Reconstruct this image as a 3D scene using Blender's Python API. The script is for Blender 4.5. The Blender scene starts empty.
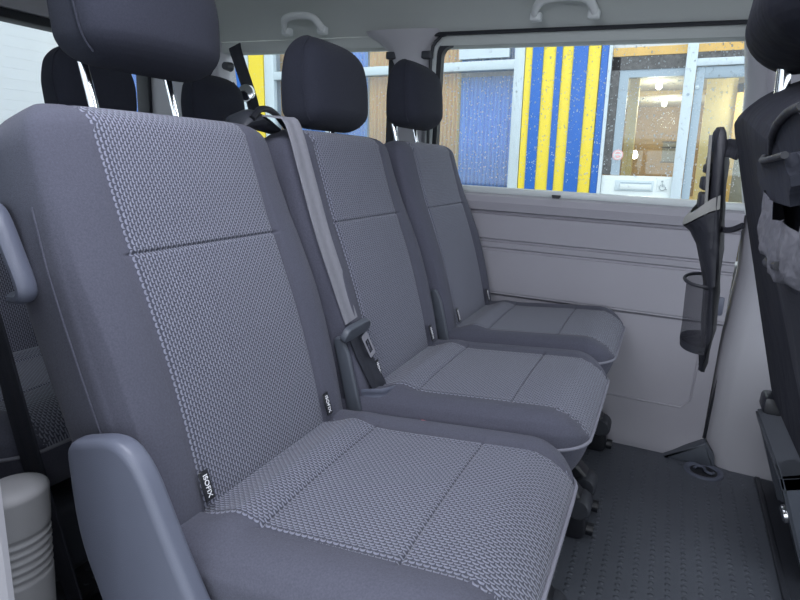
import bpy, bmesh, math, random
from mathutils import Vector, Matrix
random.seed(7)
DE, DD = .6, 2.25   # power of the two added fill lamps inside the van
scene = bpy.context.scene
COL = scene.collection
PI = math.pi

# ------------------------------------------------------------------ materials
MATS = {}
def nodes_of(name):
    m = bpy.data.materials.new(name); m.use_nodes = True
    nt = m.node_tree; b = nt.nodes['Principled BSDF']
    return m, nt, b
def mat(name, col, rough=.5, metal=0., noise=0., nscale=40., bump=0., bscale=300., spec=.5, emit=None, estr=0., bdist=.002):
    m, nt, b = nodes_of(name)
    b.inputs['Base Color'].default_value = (*col, 1)
    b.inputs['Roughness'].default_value = rough
    b.inputs['Metallic'].default_value = metal
    b.inputs['Specular IOR Level'].default_value = spec
    N, L = nt.nodes, nt.links
    tc = N.new('ShaderNodeTexCoord')
    if noise > 0:
        n = N.new('ShaderNodeTexNoise'); n.inputs['Scale'].default_value = nscale; n.inputs['Detail'].default_value = 5
        L.new(tc.outputs['Object'], n.inputs['Vector'])
        r = N.new('ShaderNodeMapRange'); r.inputs['To Min'].default_value = 1-noise; r.inputs['To Max'].default_value = 1+noise
        L.new(n.outputs['Fac'], r.inputs['Value'])
        mx = N.new('ShaderNodeMix'); mx.data_type = 'RGBA'; mx.blend_type = 'MULTIPLY'; mx.inputs['Factor'].default_value = 1
        mx.inputs['A'].default_value = (*col, 1); L.new(r.outputs['Result'], mx.inputs['B'])
        L.new(mx.outputs['Result'], b.inputs['Base Color'])
    if bump > 0:
        n2 = N.new('ShaderNodeTexNoise'); n2.inputs['Scale'].default_value = bscale; n2.inputs['Detail'].default_value = 3
        L.new(tc.outputs['Object'], n2.inputs['Vector'])
        bp = N.new('ShaderNodeBump'); bp.inputs['Strength'].default_value = bump; bp.inputs['Distance'].default_value = bdist
        L.new(n2.outputs['Fac'], bp.inputs['Height']); L.new(bp.outputs['Normal'], b.inputs['Normal'])
    if emit:
        b.inputs['Emission Color'].default_value = (*emit, 1); b.inputs['Emission Strength'].default_value = estr
    MATS[name] = m
    return m

def math_node(nt, op, a, b=None, c=None):
    n = nt.nodes.new('ShaderNodeMath'); n.operation = op
    for i, v in enumerate((a, b, c)):
        if v is None: continue
        if isinstance(v, (int, float)): n.inputs[i].default_value = v
        else: nt.links.new(v, n.inputs[i])
    return n.outputs[0]

def fabric_plain(name, col, sheen=.25):
    m = mat(name, col, rough=.95, noise=.30, nscale=420, bump=.5, bscale=1400, spec=.15, bdist=.001)
    b = m.node_tree.nodes['Principled BSDF']
    b.inputs['Sheen Weight'].default_value = sheen; b.inputs['Sheen Roughness'].default_value = .5
    return m

def fabric_pattern(name, dark, light, cw=.0088, ch=.0047):
    """woven insert: staggered rows of small bowed light dashes on a dark ground, in UV metres"""
    m, nt, b = nodes_of(name)
    N, L = nt.nodes, nt.links
    uv = N.new('ShaderNodeUVMap'); sep = N.new('ShaderNodeSeparateXYZ'); L.new(uv.outputs['UV'], sep.inputs[0])
    v = math_node(nt, 'DIVIDE', sep.outputs['X'], ch)      # rows run across the panel's length
    row = math_node(nt, 'FLOOR', v)
    fv = math_node(nt, 'SUBTRACT', math_node(nt, 'FRACT', v), .5)
    u = math_node(nt, 'ADD', math_node(nt, 'DIVIDE', sep.outputs['Y'], cw), math_node(nt, 'MULTIPLY', row, .5))
    fu = math_node(nt, 'SUBTRACT', math_node(nt, 'FRACT', u), .5)
    bow = math_node(nt, 'MULTIPLY', math_node(nt, 'MULTIPLY', fu, fu), 1.5)
    d = math_node(nt, 'ABSOLUTE', math_node(nt, 'SUBTRACT', math_node(nt, 'ADD', fv, .12), bow))
    a = N.new('ShaderNodeMapRange'); a.interpolation_type = 'SMOOTHSTEP'
    a.inputs['From Min'].default_value = .16; a.inputs['From Max'].default_value = .34
    a.inputs['To Min'].default_value = 1; a.inputs['To Max'].default_value = 0
    L.new(d, a.inputs['Value'])
    e = N.new('ShaderNodeMapRange'); e.interpolation_type = 'SMOOTHSTEP'
    e.inputs['From Min'].default_value = .36; e.inputs['From Max'].default_value = .46
    e.inputs['To Min'].default_value = 1; e.inputs['To Max'].default_value = 0
    L.new(math_node(nt, 'ABSOLUTE', fu), e.inputs['Value'])
    mask = math_node(nt, 'MULTIPLY', a.outputs[0], e.outputs[0])
    no = N.new('ShaderNodeTexNoise'); no.inputs['Scale'].default_value = 260; L.new(uv.outputs['UV'], no.inputs['Vector'])
    r = N.new('ShaderNodeMapRange'); r.inputs['To Min'].default_value = .45; r.inputs['To Max'].default_value = 1.25
    L.new(no.outputs['Fac'], r.inputs['Value'])
    mk = math_node(nt, 'MULTIPLY', mask, r.outputs[0])
    mx = N.new('ShaderNodeMix'); mx.data_type = 'RGBA'
    mx.inputs['A'].default_value = (*dark, 1); mx.inputs['B'].default_value = (*light, 1)
    L.new(mk, mx.inputs['Factor']); L.new(mx.outputs['Result'], b.inputs['Base Color'])
    bp = N.new('ShaderNodeBump'); bp.inputs['Strength'].default_value = .6; bp.inputs['Distance'].default_value = .0015
    L.new(mask, bp.inputs['Height']); L.new(bp.outputs['Normal'], b.inputs['Normal'])
    b.inputs['Roughness'].default_value = .9; b.inputs['Specular IOR Level'].default_value = .2
    b.inputs['Sheen Weight'].default_value = .2
    MATS[name] = m
    return m

def glass_mat(name, tint=(1, 1, 1), refl=.04, rough=.02):
    m = bpy.data.materials.new(name); m.use_nodes = True
    nt = m.node_tree; nt.nodes.clear()
    o = nt.nodes.new('ShaderNodeOutputMaterial'); t = nt.nodes.new('ShaderNodeBsdfTransparent'); g = nt.nodes.new('ShaderNodeBsdfGlossy')
    t.inputs['Color'].default_value = (*tint, 1); g.inputs['Roughness'].default_value = rough
    fr = nt.nodes.new('ShaderNodeFresnel'); fr.inputs['IOR'].default_value = 1.45
    ml = math_node(nt, 'MULTIPLY', fr.outputs[0], refl/.04)
    cl = math_node(nt, 'MINIMUM', ml, .6)
    mx = nt.nodes.new('ShaderNodeMixShader')
    nt.links.new(cl, mx.inputs[0]); nt.links.new(t.outputs[0], mx.inputs[1]); nt.links.new(g.outputs[0], mx.inputs[2])
    nt.links.new(mx.outputs[0], o.inputs[0]); MATS[name] = m
    return m
def veil_mat(name, col, alpha, rough=.6):
    m = bpy.data.materials.new(name); m.use_nodes = True
    nt = m.node_tree; b = nt.nodes['Principled BSDF']
    b.inputs['Base Color'].default_value = (*col, 1); b.inputs['Alpha'].default_value = alpha; b.inputs['Roughness'].default_value = rough
    MATS[name] = m
    return m

FAB = fabric_plain('seat_fabric', (.084, .086, .114), .08)
FABD = fabric_plain('headrest_fabric', (.027, .029, .041), .03)
PAT = fabric_pattern('seat_insert', (.060, .063, .086), (.245, .255, .325))
GPL = mat('grey_blue_plastic', (.112, .123, .165), .42, noise=.10, nscale=9, bump=.25, bscale=700, bdist=.001)
GPLD = mat('dark_grey_plastic', (.075, .085, .105), .45, bump=.2, bscale=700, bdist=.001)
DPL = mat('dark_plastic', (.030, .033, .042), .5, bump=.15, bscale=500)
BLK = mat('black_plastic', (.010, .011, .015), .35)
PIPE = mat('piping_cord', (.20, .20, .24), .8)
CHR = mat('chrome', (.82, .83, .86), .12, 1.0)
STR = mat('belt_webbing', (.23, .23, .26), .75, noise=.12, nscale=120, bump=.3, bscale=900)
STRD = mat('dark_belt_webbing', (.018, .020, .030), .7, bump=.3, bscale=900)
RED = mat('red_button', (.75, .07, .10), .4)
WHT = mat('white_lettering', (.85, .85, .88), .6)
TRIM = mat('trim_plastic', (.345, .335, .37), .55, noise=.05, nscale=5, bump=.2, bscale=900, bdist=.001)
TRIML = mat('pale_trim_plastic', (.42, .415, .445), .5, bump=.15, bscale=900, bdist=.001)
CEIL = mat('headlining_cloth', (.56, .59, .57), .95, noise=.04, nscale=300, bump=.2, bscale=900)
HND = mat('handle_plastic', (.62, .65, .65), .45)
RUB = mat('rubber_seal', (.014, .016, .022), .55)
FRM = mat('window_surround', (.62, .66, .66), .3)
BCOV = mat('black_seat_cover', (.014, .015, .022), .8, spec=.2, noise=.2, nscale=14, bump=.5, bscale=16, bdist=.012)
BNYL = mat('black_nylon', (.014, .015, .021), .6, bump=.5, bscale=60, bdist=.004)
GNYL = mat('grey_mesh_cloth', (.022, .024, .034), .8, spec=.2, noise=.3, nscale=120, bump=.6, bscale=40, bdist=.004)
GRYC = mat('grey_lining', (.2, .2, .19), .6, noise=.2, nscale=30)
CUFF = mat('rumpled_grey_lining', (.085, .085, .10), .6, noise=.3, nscale=60, bump=.9, bscale=45, bdist=.008)
HTRIM = mat('housing_trim', (.24, .24, .25), .55, bump=.15, bscale=900)
MESH = veil_mat('see_through_mesh', (.03, .03, .04), .5)
GLASS = glass_mat('car_glass', (.95, .98, .98), .018, .38)
SHOPGL = glass_mat('shop_glass', (.92, .96, .97), .08)
DROP = veil_mat('raindrop_water', (.88, .92, .95), .8, .1)

def floor_material():
    m, nt, b = nodes_of('studded_rubber')
    N, L = nt.nodes, nt.links
    tc = N.new('ShaderNodeTexCoord'); sep = N.new('ShaderNodeSeparateXYZ'); L.new(tc.outputs['Object'], sep.inputs[0])
    cx = math_node(nt, 'DIVIDE', sep.outputs['X'], .034); ix = math_node(nt, 'FLOOR', cx)
    fx = math_node(nt, 'MULTIPLY', math_node(nt, 'SUBTRACT', math_node(nt, 'FRACT', cx), .5), .034)
    cy = math_node(nt, 'ADD', math_node(nt, 'DIVIDE', sep.outputs['Y'], .021), math_node(nt, 'MULTIPLY', ix, .5))
    fy = math_node(nt, 'MULTIPLY', math_node(nt, 'SUBTRACT', math_node(nt, 'FRACT', cy), .5), .021)
    r = math_node(nt, 'SQRT', math_node(nt, 'ADD', math_node(nt, 'MULTIPLY', fx, fx), math_node(nt, 'MULTIPLY', fy, fy)))
    h = N.new('ShaderNodeMapRange'); h.interpolation_type = 'SMOOTHSTEP'
    h.inputs['From Min'].default_value = .0035; h.inputs['From Max'].default_value = .0062; h.inputs['To Min'].default_value = 1; h.inputs['To Max'].default_value = 0
    L.new(r, h.inputs['Value'])
    no = N.new('ShaderNodeTexNoise'); no.inputs['Scale'].default_value = 350; L.new(tc.outputs['Object'], no.inputs['Vector'])
    hh = math_node(nt, 'ADD', h.outputs[0], math_node(nt, 'MULTIPLY', no.outputs['Fac'], .25))
    bp = N.new('ShaderNodeBump'); bp.inputs['Strength'].default_value = .9; bp.inputs['Distance'].default_value = .003
    L.new(hh, bp.inputs['Height']); L.new(bp.outputs['Normal'], b.inputs['Normal'])
    n2 = N.new('ShaderNodeTexNoise'); n2.inputs['Scale'].default_value = 6; n2.inputs['Detail'].default_value = 6; L.new(tc.outputs['Object'], n2.inputs['Vector'])
    cr = N.new('ShaderNodeMix'); cr.data_type = 'RGBA'; cr.inputs['A'].default_value = (.070, .078, .096, 1); cr.inputs['B'].default_value = (.10, .11, .132, 1)
    L.new(n2.outputs['Fac'], cr.inputs['Factor']); L.new(cr.outputs['Result'], b.inputs['Base Color'])
    b.inputs['Roughness'].default_value = .5; b.inputs['Specular IOR Level'].default_value = .5
    MATS['studded_rubber'] = m
    return m
FLOOR = floor_material()

# ------------------------------------------------------------------ helpers
def obj(name, bm, m, parent=None, smooth=True, angle=40):
    bmesh.ops.recalc_face_normals(bm, faces=bm.faces)
    me = bpy.data.meshes.new(name); bm.to_mesh(me); bm.free()
    ms = m if isinstance(m, (list, tuple)) else [m]
    for x in ms: me.materials.append(x)
    if smooth:
        me.shade_smooth(); me.set_sharp_from_angle(angle=math.radians(angle))
    o = bpy.data.objects.new(name, me); COL.objects.link(o)
    if parent: o.parent = parent
    return o
def thing(name, label, cat, loc=(0, 0, 0), group=None):
    o = bpy.data.objects.new(name, None); COL.objects.link(o); o.location = loc; o.empty_display_size = .05
    o['label'] = label; o['category'] = cat
    if group: o['group'] = group
    return o
def tag(o, label, cat, group=None, kind=None):
    o['label'] = label; o['category'] = cat
    if group: o['group'] = group
    if kind: o['kind'] = kind
    return o
def struct(o, label=None, cat=None):
    o['kind'] = 'structure'
    if label: o['label'] = label
    if cat: o['category'] = cat
    return o
def copy_tree(o, parent=None):
    c = o.copy(); COL.objects.link(c)
    if parent: c.parent = parent
    for ch in list(o.children): copy_tree(ch, c)
    return c
def box(bm, a, b, bev=0., seg=2):
    a = Vector(a); b = Vector(b)
    r = bmesh.ops.create_cube(bm, size=1)
    for v in r['verts']:
        v.co = Vector(((a[i]+b[i])/2 + v.co[i]*(b[i]-a[i]) for i in range(3)))
    if bev > 0:
        es = list({e for v in r['verts'] for e in v.link_edges})
        bmesh.ops.bevel(bm, geom=es, offset=bev, segments=seg, affect='EDGES', profile=.5)
def rings(bm, rs, closed=True, cap=True):
    vr = [[bm.verts.new(p) for p in r] for r in rs]
    n = len(rs[0])
    for i in range(len(vr)-1):
        for j in range(n if closed else n-1):
            k = (j+1) % n
            bm.faces.new((vr[i][j], vr[i][k], vr[i+1][k], vr[i+1][j]))
    if cap and closed:
        bm.faces.new(list(reversed(vr[0]))); bm.faces.new(vr[-1])
    return vr
def frames(pts):
    out = []
    for i, p in enumerate(pts):
        t = (pts[min(i+1, len(pts)-1)] - pts[max(i-1, 0)]).normalized()
        out.append(t)
    return out
def smooth_path(pts, n=6):
    pts = [Vector(p) for p in pts]
    if len(pts) < 3: return pts
    P = [2*pts[0]-pts[1]] + pts + [2*pts[-1]-pts[-2]]
    o = []
    for i in range(1, len(P)-2):
        for k in range(n):
            t = k/n; a, b, c, d = P[i-1], P[i], P[i+1], P[i+2]
            o.append(.5*((2*b)+(c-a)*t+(2*a-5*b+4*c-d)*t*t+(3*b-a-3*c+d)*t**3))
    o.append(pts[-1])
    return o
def tube(bm, pts, r, n=10, smooth=0, up=None, flat=None):
    """round (or, with flat=(w,h), oval) rod along pts"""
    pts = smooth_path(pts, smooth) if smooth else [Vector(p) for p in pts]
    ts = frames(pts); up = Vector(up) if up else None
    prev = None; rs = []
    for i, (p, t) in enumerate(zip(pts, ts)):
        if up is not None: a = up - t*up.dot(t)
        elif prev is None:
            a = Vector((0, 0, 1)) if abs(t.z) < .9 else Vector((1, 0, 0)); a = a - t*a.dot(t)
        else: a = prev - t*prev.dot(t)
        a.normalize(); prev = a; b = t.cross(a)
        rr = r[i] if isinstance(r, (list, tuple)) else r
        w, h = flat if flat else (rr, rr)
        rs.append([p + a*h*math.sin(2*PI*k/n) + b*w*math.cos(2*PI*k/n) for k in range(n)])
    rings(bm, rs)
def ribbon(bm, pts, width_dirs, w, th=.0015, smooth=0):
    """webbing strap; width_dirs: one vector or one per point; w half width (or list)"""
    P = [Vector(p) for p in pts]
    D = [Vector(d) for d in width_dirs] if isinstance(width_dirs[0], (tuple, list, Vector)) else [Vector(width_dirs)]*len(P)
    Wd = w if isinstance(w, (list, tuple)) else [w]*len(P)
    if smooth:
        P2 = smooth_path(P, smooth); D2 = smooth_path(D, smooth); W2 = [v.x for v in smooth_path([Vector((x, 0, 0)) for x in Wd], smooth)]
        P, D, Wd = P2, D2, W2
    ts = frames(P); rs = []
    for p, t, d, ww in zip(P, ts, D, Wd):
        d = (d - t*d.dot(t)).normalized(); nn = t.cross(d)
        prof = [(-1, -1), (-.9, -1.3), (-.35, -1.3), (-.3, -1), (.3, -1), (.35, -1.3), (.9, -1.3), (1, -1), (1, 1), (.9, 1.3), (.35, 1.3), (.3, 1), (-.3, 1), (-.35, 1.3), (-.9, 1.3), (-1, 1)]
        rs.append([p + d*a*ww + nn*b*th for a, b in prof])
    rings(bm, rs)
def prism(bm, poly, axis, d0, d1, bev=0.):
    """poly: (p,q) pairs; axis 'x': p->y q->z, 'y': p->x q->z, 'z': p->x q->y"""
    def P(p, q, d): return {'x': (d, p, q), 'y': (p, d, q), 'z': (p, q, d)}[axis]
    area = sum(poly[i-1][0]*poly[i][1]-poly[i][0]*poly[i-1][1] for i in range(len(poly)))
    def inset(e):
        out = []; m = len(poly); sg = 1 if area > 0 else -1
        for i in range(m):
            p0, p1, p2 = Vector(poly[i-1]), Vector(poly[i]), Vector(poly[(i+1) % m])
            t0 = (p1-p0); t1 = (p2-p1)
            if t0.length < 1e-9 or t1.length < 1e-9: out.append((p1.x, p1.y)); continue
            t0.normalize(); t1.normalize()
            n0 = Vector((-t0.y, t0.x))*sg; n1 = Vector((-t1.y, t1.x))*sg; nn = n0+n1
            nn = nn/max(.35, nn.length_squared/2) if nn.length > 1e-6 else n0
            out.append((p1.x+nn.x*e, p1.y+nn.y*e))
        return out
    sd = 1 if d1 > d0 else -1
    if bev > 0:
        st = [(k, bev*(1-math.sin(k/4*PI/2)), bev*(1-math.cos(k/4*PI/2))) for k in range(5)]
        rs = [[P(p, q, d0+sd*dd) for p, q in inset(e)] for k, e, dd in st] + [[P(p, q, d1-sd*dd) for p, q in inset(e)] for k, e, dd in reversed(st)]
    else: rs = [[P(p, q, d) for p, q in poly] for d in (d0, d1)]
    rings(bm, rs)
def round_poly(poly, r, n=5):
    out = []; m = len(poly)
    for i in range(m):
        p0, p1, p2 = Vector(poly[i-1]), Vector(poly[i]), Vector(poly[(i+1) % m])
        rr = r[i] if isinstance(r, (list, tuple)) else r
        a = p1 + (p0-p1).normalized()*min(rr, (p0-p1).length*.48); b = p1 + (p2-p1).normalized()*min(rr, (p2-p1).length*.48)
        for k in range(n+1):
            t = k/n; out.append(tuple(a*(1-t)**2 + p1*2*t*(1-t) + b*t*t))
    return out
def disc(bm, c, axis, r, h, n=24, r2=None):
    """short cylinder / cone frustum from c along axis"""
    c = Vector(c); ax = Vector(axis).normalized(); u = ax.orthogonal().normalized(); v = ax.cross(u)
    r2 = r if r2 is None else r2
    rings(bm, [[c + (u*math.cos(2*PI*k/n)+v*math.sin(2*PI*k/n))*r for k in range(n)], [c + ax*h + (u*math.cos(2*PI*k/n)+v*math.sin(2*PI*k/n))*r2 for k in range(n)]])
def lathe(bm, c, axis, prof, n=28):
    c = Vector(c); ax = Vector(axis).normalized(); u = ax.orthogonal().normalized(); v = ax.cross(u)
    rings(bm, [[c + ax*h + (u*math.cos(2*PI*k/n)+v*math.sin(2*PI*k/n))*max(r, .0002) for k in range(n)] for r, h in prof])

def gap_fn(d, w): return math.exp(-(d/w)**2)

def pad(bm, P0, u, n, L, hw, Tf, Tb, r0, r1, rc0, rc1, panel=None, cross=(), power=6, crown=0., extra=None, taper=0., nS=60, nB=70, gdep=.006, front_seam=True, wdir=(0, 1, 0), panel_b=None, back_power=5):
    """upholstered cushion: length along u, width along wdir, padded face towards n.
    hw(b) half width; Tf/Tb padding in front of / behind the rim; r0,r1 rolled ends; rc0,rc1 corner radii;
    panel: |a|<panel(b) gets the insert material (slot 1); cross: seams across the panel at these b"""
    P0 = Vector(P0); u = Vector(u).normalized(); n = Vector(n).normalized(); wd = Vector(wdir)
    uvl = bm.loops.layers.uv.verify()
    bs = set()
    for i in range(nB+1): bs.add(round(L*i/nB, 5))
    for c in cross:
        for d in (-.009, -.005, -.003, -.0015, 0, .0015, .003, .005, .009): bs.add(round(c+d, 5))
    for r, s in ((r0, 0), (r1, 1)):
        for q in (.002, .01, .03, .07, .13, .2, .3, .45, .6, .8):
            e = q*r; bs.add(round(e if s == 0 else L-e, 5))
    bs = sorted(x for x in bs if 0 <= x <= L)
    def endf(e, r):
        if r <= 0 or e >= r: return 1.
        return math.sqrt(max(0, 1-(1-e/r)**2))
    def inset(e, r):
        if r <= 0 or e >= r: return 0.
        return r-math.sqrt(max(0, r*r-(r-e)**2))
    qs = [-1+2*i/nS for i in range(nS+1)]
    front = [q*(1.5-.5*q*q) for q in qs]
    back = [1-2*i/28 for i in range(1, 28)]; back = [q*(1.5-.5*q*q) for q in back]
    vr = []; meta = []
    for b in bs:
        g = min(endf(b, r0), endf(L-b, r1)); g = max(g, .03)
        w = hw(b) - inset(b, rc0) - inset(L-b, rc1)
        ring = []; mt = []
        pw = panel(b) if panel else None
        ss = list(front)
        if pw:   # snap columns on to the panel edge so its seam is a clean line
            for sg in (-1, 1):
                t = sg*pw/w
                j = min(range(len(ss)), key=lambda k: abs(ss[k]-t))
                ss[j] = t
        for s in ss:
            c = Tf*g*max(0, 1-abs(s)**power)**(1/power)
            a = s*w
            d = crown*(1-s*s)*g
            if extra: d += extra(a, b, w)*g
            if pw and front_seam: d -= gdep*gap_fn(abs(a)-pw, .003)
            if pw:
                for cc in cross:
                    if abs(a) <= pw+.001: d -= gdep*gap_fn(b-cc, .0022)
            ring.append((a, b, c+d*(1 if abs(s) < .97 else 0))); mt.append(a)
        for s in back:
            c = -Tb*g*max(0, 1-abs(s)**back_power)**(1/back_power)
            ring.append((s*w*(1+taper*c), b*(1+taper*c*.6) if taper else b, c)); mt.append(s*w)
        vr.append([(bm.verts.new(P0 + wd*a + u*bb + n*c), a, b) for a, bb, c in ring]); meta.append(ss)
    nR = len(vr[0])
    for i in range(len(vr)-1):
        for j in range(nR):
            k = (j+1) % nR
            q = (vr[i][j], vr[i][k], vr[i+1][k], vr[i+1][j])
            f = bm.faces.new([x[0] for x in q]); f.smooth = True
            for lp, x in zip(f.loops, q): lp[uvl].uv = (x[1], x[2])
            if panel and j < nS:
                bm_ = (bs[i]+bs[i+1])/2; am = (vr[i][j][1]+vr[i][k][1]+vr[i+1][j][1]+vr[i+1][k][1])/4
                inb = (panel_b is None) or (panel_b[0] < bm_ < panel_b[1])
                if abs(am) < panel(bm_) and inb: f.material_index = 1
    bm.faces.new([x[0] for x in reversed(vr[0])]); bm.faces.new([x[0] for x in vr[-1]])

def text_mesh(txt, size, depth=.0004):
    cu = bpy.data.curves.new('t', 'FONT'); cu.body = txt; cu.size = size; cu.extrude = depth; cu.align_x = 'CENTER'; cu.align_y = 'CENTER'
    o = bpy.data.objects.new('t', cu); COL.objects.link(o)
    dg = bpy.context.evaluated_depsgraph_get(); dg.update()
    me = bpy.data.meshes.new_from_object(o.evaluated_get(dg))
    bpy.data.objects.remove(o); bpy.data.curves.remove(cu)
    return me

# ------------------------------------------------------------------ setting: the van's shell
FAR = 2.0            # inner face of the far side
bm = bmesh.new(); box(bm, (-2.25, .22, -.03), (1.6, 2.06, 0)); struct(obj('floor', bm, FLOOR, smooth=False), 'dark rubber van floor with rows of raised studs', 'floor')

# headlining: flat in the middle, rolling down to both sides
prof = [(.22, 1.28), (.26, 1.335), (.36, 1.395), (.55, 1.43), (1.0, 1.44), (1.55, 1.43), (1.72, 1.408), (1.84, 1.372), (1.92, 1.338), (1.975, 1.306)]
pp = smooth_path([Vector((0, y, z)) for y, z in prof], 5)
bm = bmesh.new()
rings(bm, [[(x, p.y, p.z) for p in pp] + [(x, p.y, p.z+.03) for p in reversed(pp)] for x in (-2.28, -1.5, -.5, .5, 1.6)])
struct(obj('ceiling', bm, CEIL), 'grey cloth headlining of the van roof', 'ceiling')

# sliding door panel on the far side below the window
def wall_profile(profile, x0, x1, name, m):
    bm = bmesh.new()
    rings(bm, [[(x, y, z) for y, z in profile] + [(x, 2.09, profile[-1][1]), (x, 2.09, profile[0][1])] for x in (x0, x1)])
    return obj(name, bm, m, angle=25)
wprof = [(1.985, 0), (1.985, .02), (1.996, .045), (2.004, .10), (2.006, .30), (2.006, .445), (1.998, .452), (1.988, .455), (1.988, .460), (1.985, .463),
         (1.983, .55), (1.982, .605), (1.990, .607), (1.990, .613), (1.980, .617), (1.978, .635), (1.988, .637), (1.988, .643), (1.976, .647), (1.973, .728),
         (1.985, .732), (1.985, .738), (1.962, .743), (1.956, .77), (1.963, .790), (1.985, .797), (2.03, .799)]
wl = struct(wall_profile(wprof, -2.25, .208, 'wall_left', TRIM), 'grey moulded side panel below the large window', 'wall')
# raised stiffening frame pressed into the lower panel
bm = bmesh.new(); tube(bm, [(-.60, 2.004, .16), (.13, 2.004, .16), (.155, 2.004, .19), (.160, 2.004, .39)], .0035, 8); obj('pressed_rib', bm, TRIM, wl)
bm = bmesh.new(); box(bm, (.165, 1.978, .480), (.200, 2.02, .540), .008); obj('pull_recess', bm, GPL, wl)
bm = bmesh.new(); prism(bm, round_poly([(.10, .0), (.25, .0), (.245, .04), (.214, .078)], .006), 'y', 1.955, 2.0, .006); obj('corner_kick_plate', bm, GPLD, wl)

# window openings on the far side: openings are left free between these pieces
def frame_ring(bm, x0, x1, z0, z1, y0, y1, t, r=.04):
    """closed rounded frame round an opening"""
    o = round_poly([(x0, z0), (x1, z0), (x1, z1), (x0, z1)], r, 6); i = round_poly([(x0+t, z0+t), (x1-t, z0+t), (x1-t, z1-t), (x0+t, z1-t)], max(r-t, .008), 6)
    vo = [[bm.verts.new((p, y, q)) for p, q in o] for y in (y0, y1)]; vi = [[bm.verts.new((p, y, q)) for p, q in i] for y in (y0, y1)]
    n = len(o)
    for k in range(n):
        l = (k+1) % n
        bm.faces.new((vo[0][k], vo[0][l], vi[0][l], vi[0][k])); bm.faces.new((vo[1][k], vi[1][k], vi[1][l], vo[1][l]))
        bm.faces.new((vo[0][k], vo[1][k], vo[1][l], vo[0][l])); bm.faces.new((vi[0][k], vi[0][l], vi[1][l], vi[1][k]))
# window header above both windows
bm = bmesh.new()
hp = [(1.975, 1.303), (1.983, 1.298), (1.99, 1.285), (2.0, 1.272), (2.06, 1.270), (2.09, 1.34), (1.99, 1.34)]
rings(bm, [[(x, y, z) for y, z in hp] for x in (-2.25, 1.6)])
struct(obj('trim_1', bm, CEIL, angle=30), 'grey header rail above the side windows', 'trim')
bm = bmesh.new(); tube(bm, [(-.80, 1.972, 1.300), (-.76, 1.970, 1.3035), (.30, 1.970, 1.3035)], .0065, 8); tube(bm, [(-.78, 1.975, .86), (-.79, 1.975, 1.22), (-.765, 1.975, 1.29), (-.74, 1.972, 1.302)], .006, 8, 3)
struct(obj('trim_2', bm, RUB), 'black rubber seal around the sliding door opening', 'trim')
# large window
bm = bmesh.new(); box(bm, (-.80, 2.032, .79), (.31, 2.037, 1.30)); w1 = struct(obj('window_1', bm, GLASS, smooth=False), 'large rain-speckled side window', 'window')
bm = bmesh.new(); frame_ring(bm, -.790, .31, .788, 1.300, 2.0, 2.03, .028, .07); obj('window_seal', bm, RUB, w1)
bm = bmesh.new(); box(bm, (-.79, 1.990, .797), (.30, 2.035, .818), .006); obj('window_surround', bm, FRM, w1)
bm = bmesh.new(); frame_ring(bm, -.800, .32, .785, 1.31, 2.005, 2.028, .022, .07); bmesh.ops.translate(bm, verts=bm.verts, vec=(0, -.012, 0)); obj('surround_frame', bm, FRM, w1)
bm = bmesh.new(); prism(bm, round_poly([(-.345, .806), (-.315, .806), (-.32, .793), (-.34, .793)], .004), 'y', 1.980, 1.992); obj('sill_clip', bm, BLK, w1)
# small pane at the back of the far side
bm = bmesh.new(); box(bm, (-1.76, 2.032, .79), (-.94, 2.037, 1.30)); w2 = struct(obj('window_2', bm, GLASS, smooth=False), 'rear side window behind the headrests', 'window')
bm = bmesh.new(); frame_ring(bm, -1.77, -.93, .788, 1.31, 2.0, 2.03, .028, .07); obj('window_seal', bm, RUB, w2)
bm = bmesh.new(); box(bm, (-1.77, 1.992, .797), (-.93, 2.035, .818), .006); obj('window_surround', bm, FRM, w2)
# pillar between the two windows, flaring at the top
bm = bmesh.new()
sec = []
for z, xl, xr, y in ((.80, -.930, -.800, 1.985), (.90, -.925, -.800, 1.982), (1.05, -.930, -.805, 1.978), (1.15, -.935, -.805, 1.972), (1.22, -.948, -.800, 1.965), (1.26, -.972, -.788, 1.956), (1.285, -1.005, -.765, 1.948), (1.305, -1.05, -.735, 1.942), (1.318, -1.08, -.71, 1.94)):
    xm = (xl+xr)/2; h = (xr-xl)/2
    sec.append([(xm + h*s, y + .075*abs(s)**5, z) for s in (-1, -.95, -.85, -.7, -.4, 0, .4, .7, .85, .95, 1)] + [(xr, 2.085, z), (xl, 2.085, z)])
rings(bm, sec)
p3 = struct(obj('trim_3', bm, TRIML, angle=50), 'grey pillar trim between the two side windows', 'trim')
for x in (-.935, -.803):
    bm = bmesh.new(); box(bm, (x-.018, 1.962, 1.228), (x+.018, 1.99, 1.252), .004); obj('pillar_clip', bm, DPL, p3)
# rear corner pillar
bm = bmesh.new(); prism(bm, round_poly([(-2.10, .8), (-1.70, .8), (-1.655, .95), (-1.70, 1.27), (-1.66, 1.32), (-2.10, 1.32)], .03), 'y', 1.965, 2.085, .012)
p4 = struct(obj('trim_4', bm, TRIML), 'pale rear corner pillar trim', 'trim')
bm = bmesh.new(); disc(bm, (-1.640, 1.985, 1.215), (0, -1, 0), .018, .035, 18, .014); obj('pillar_knob', bm, DPL, p4)
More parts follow.
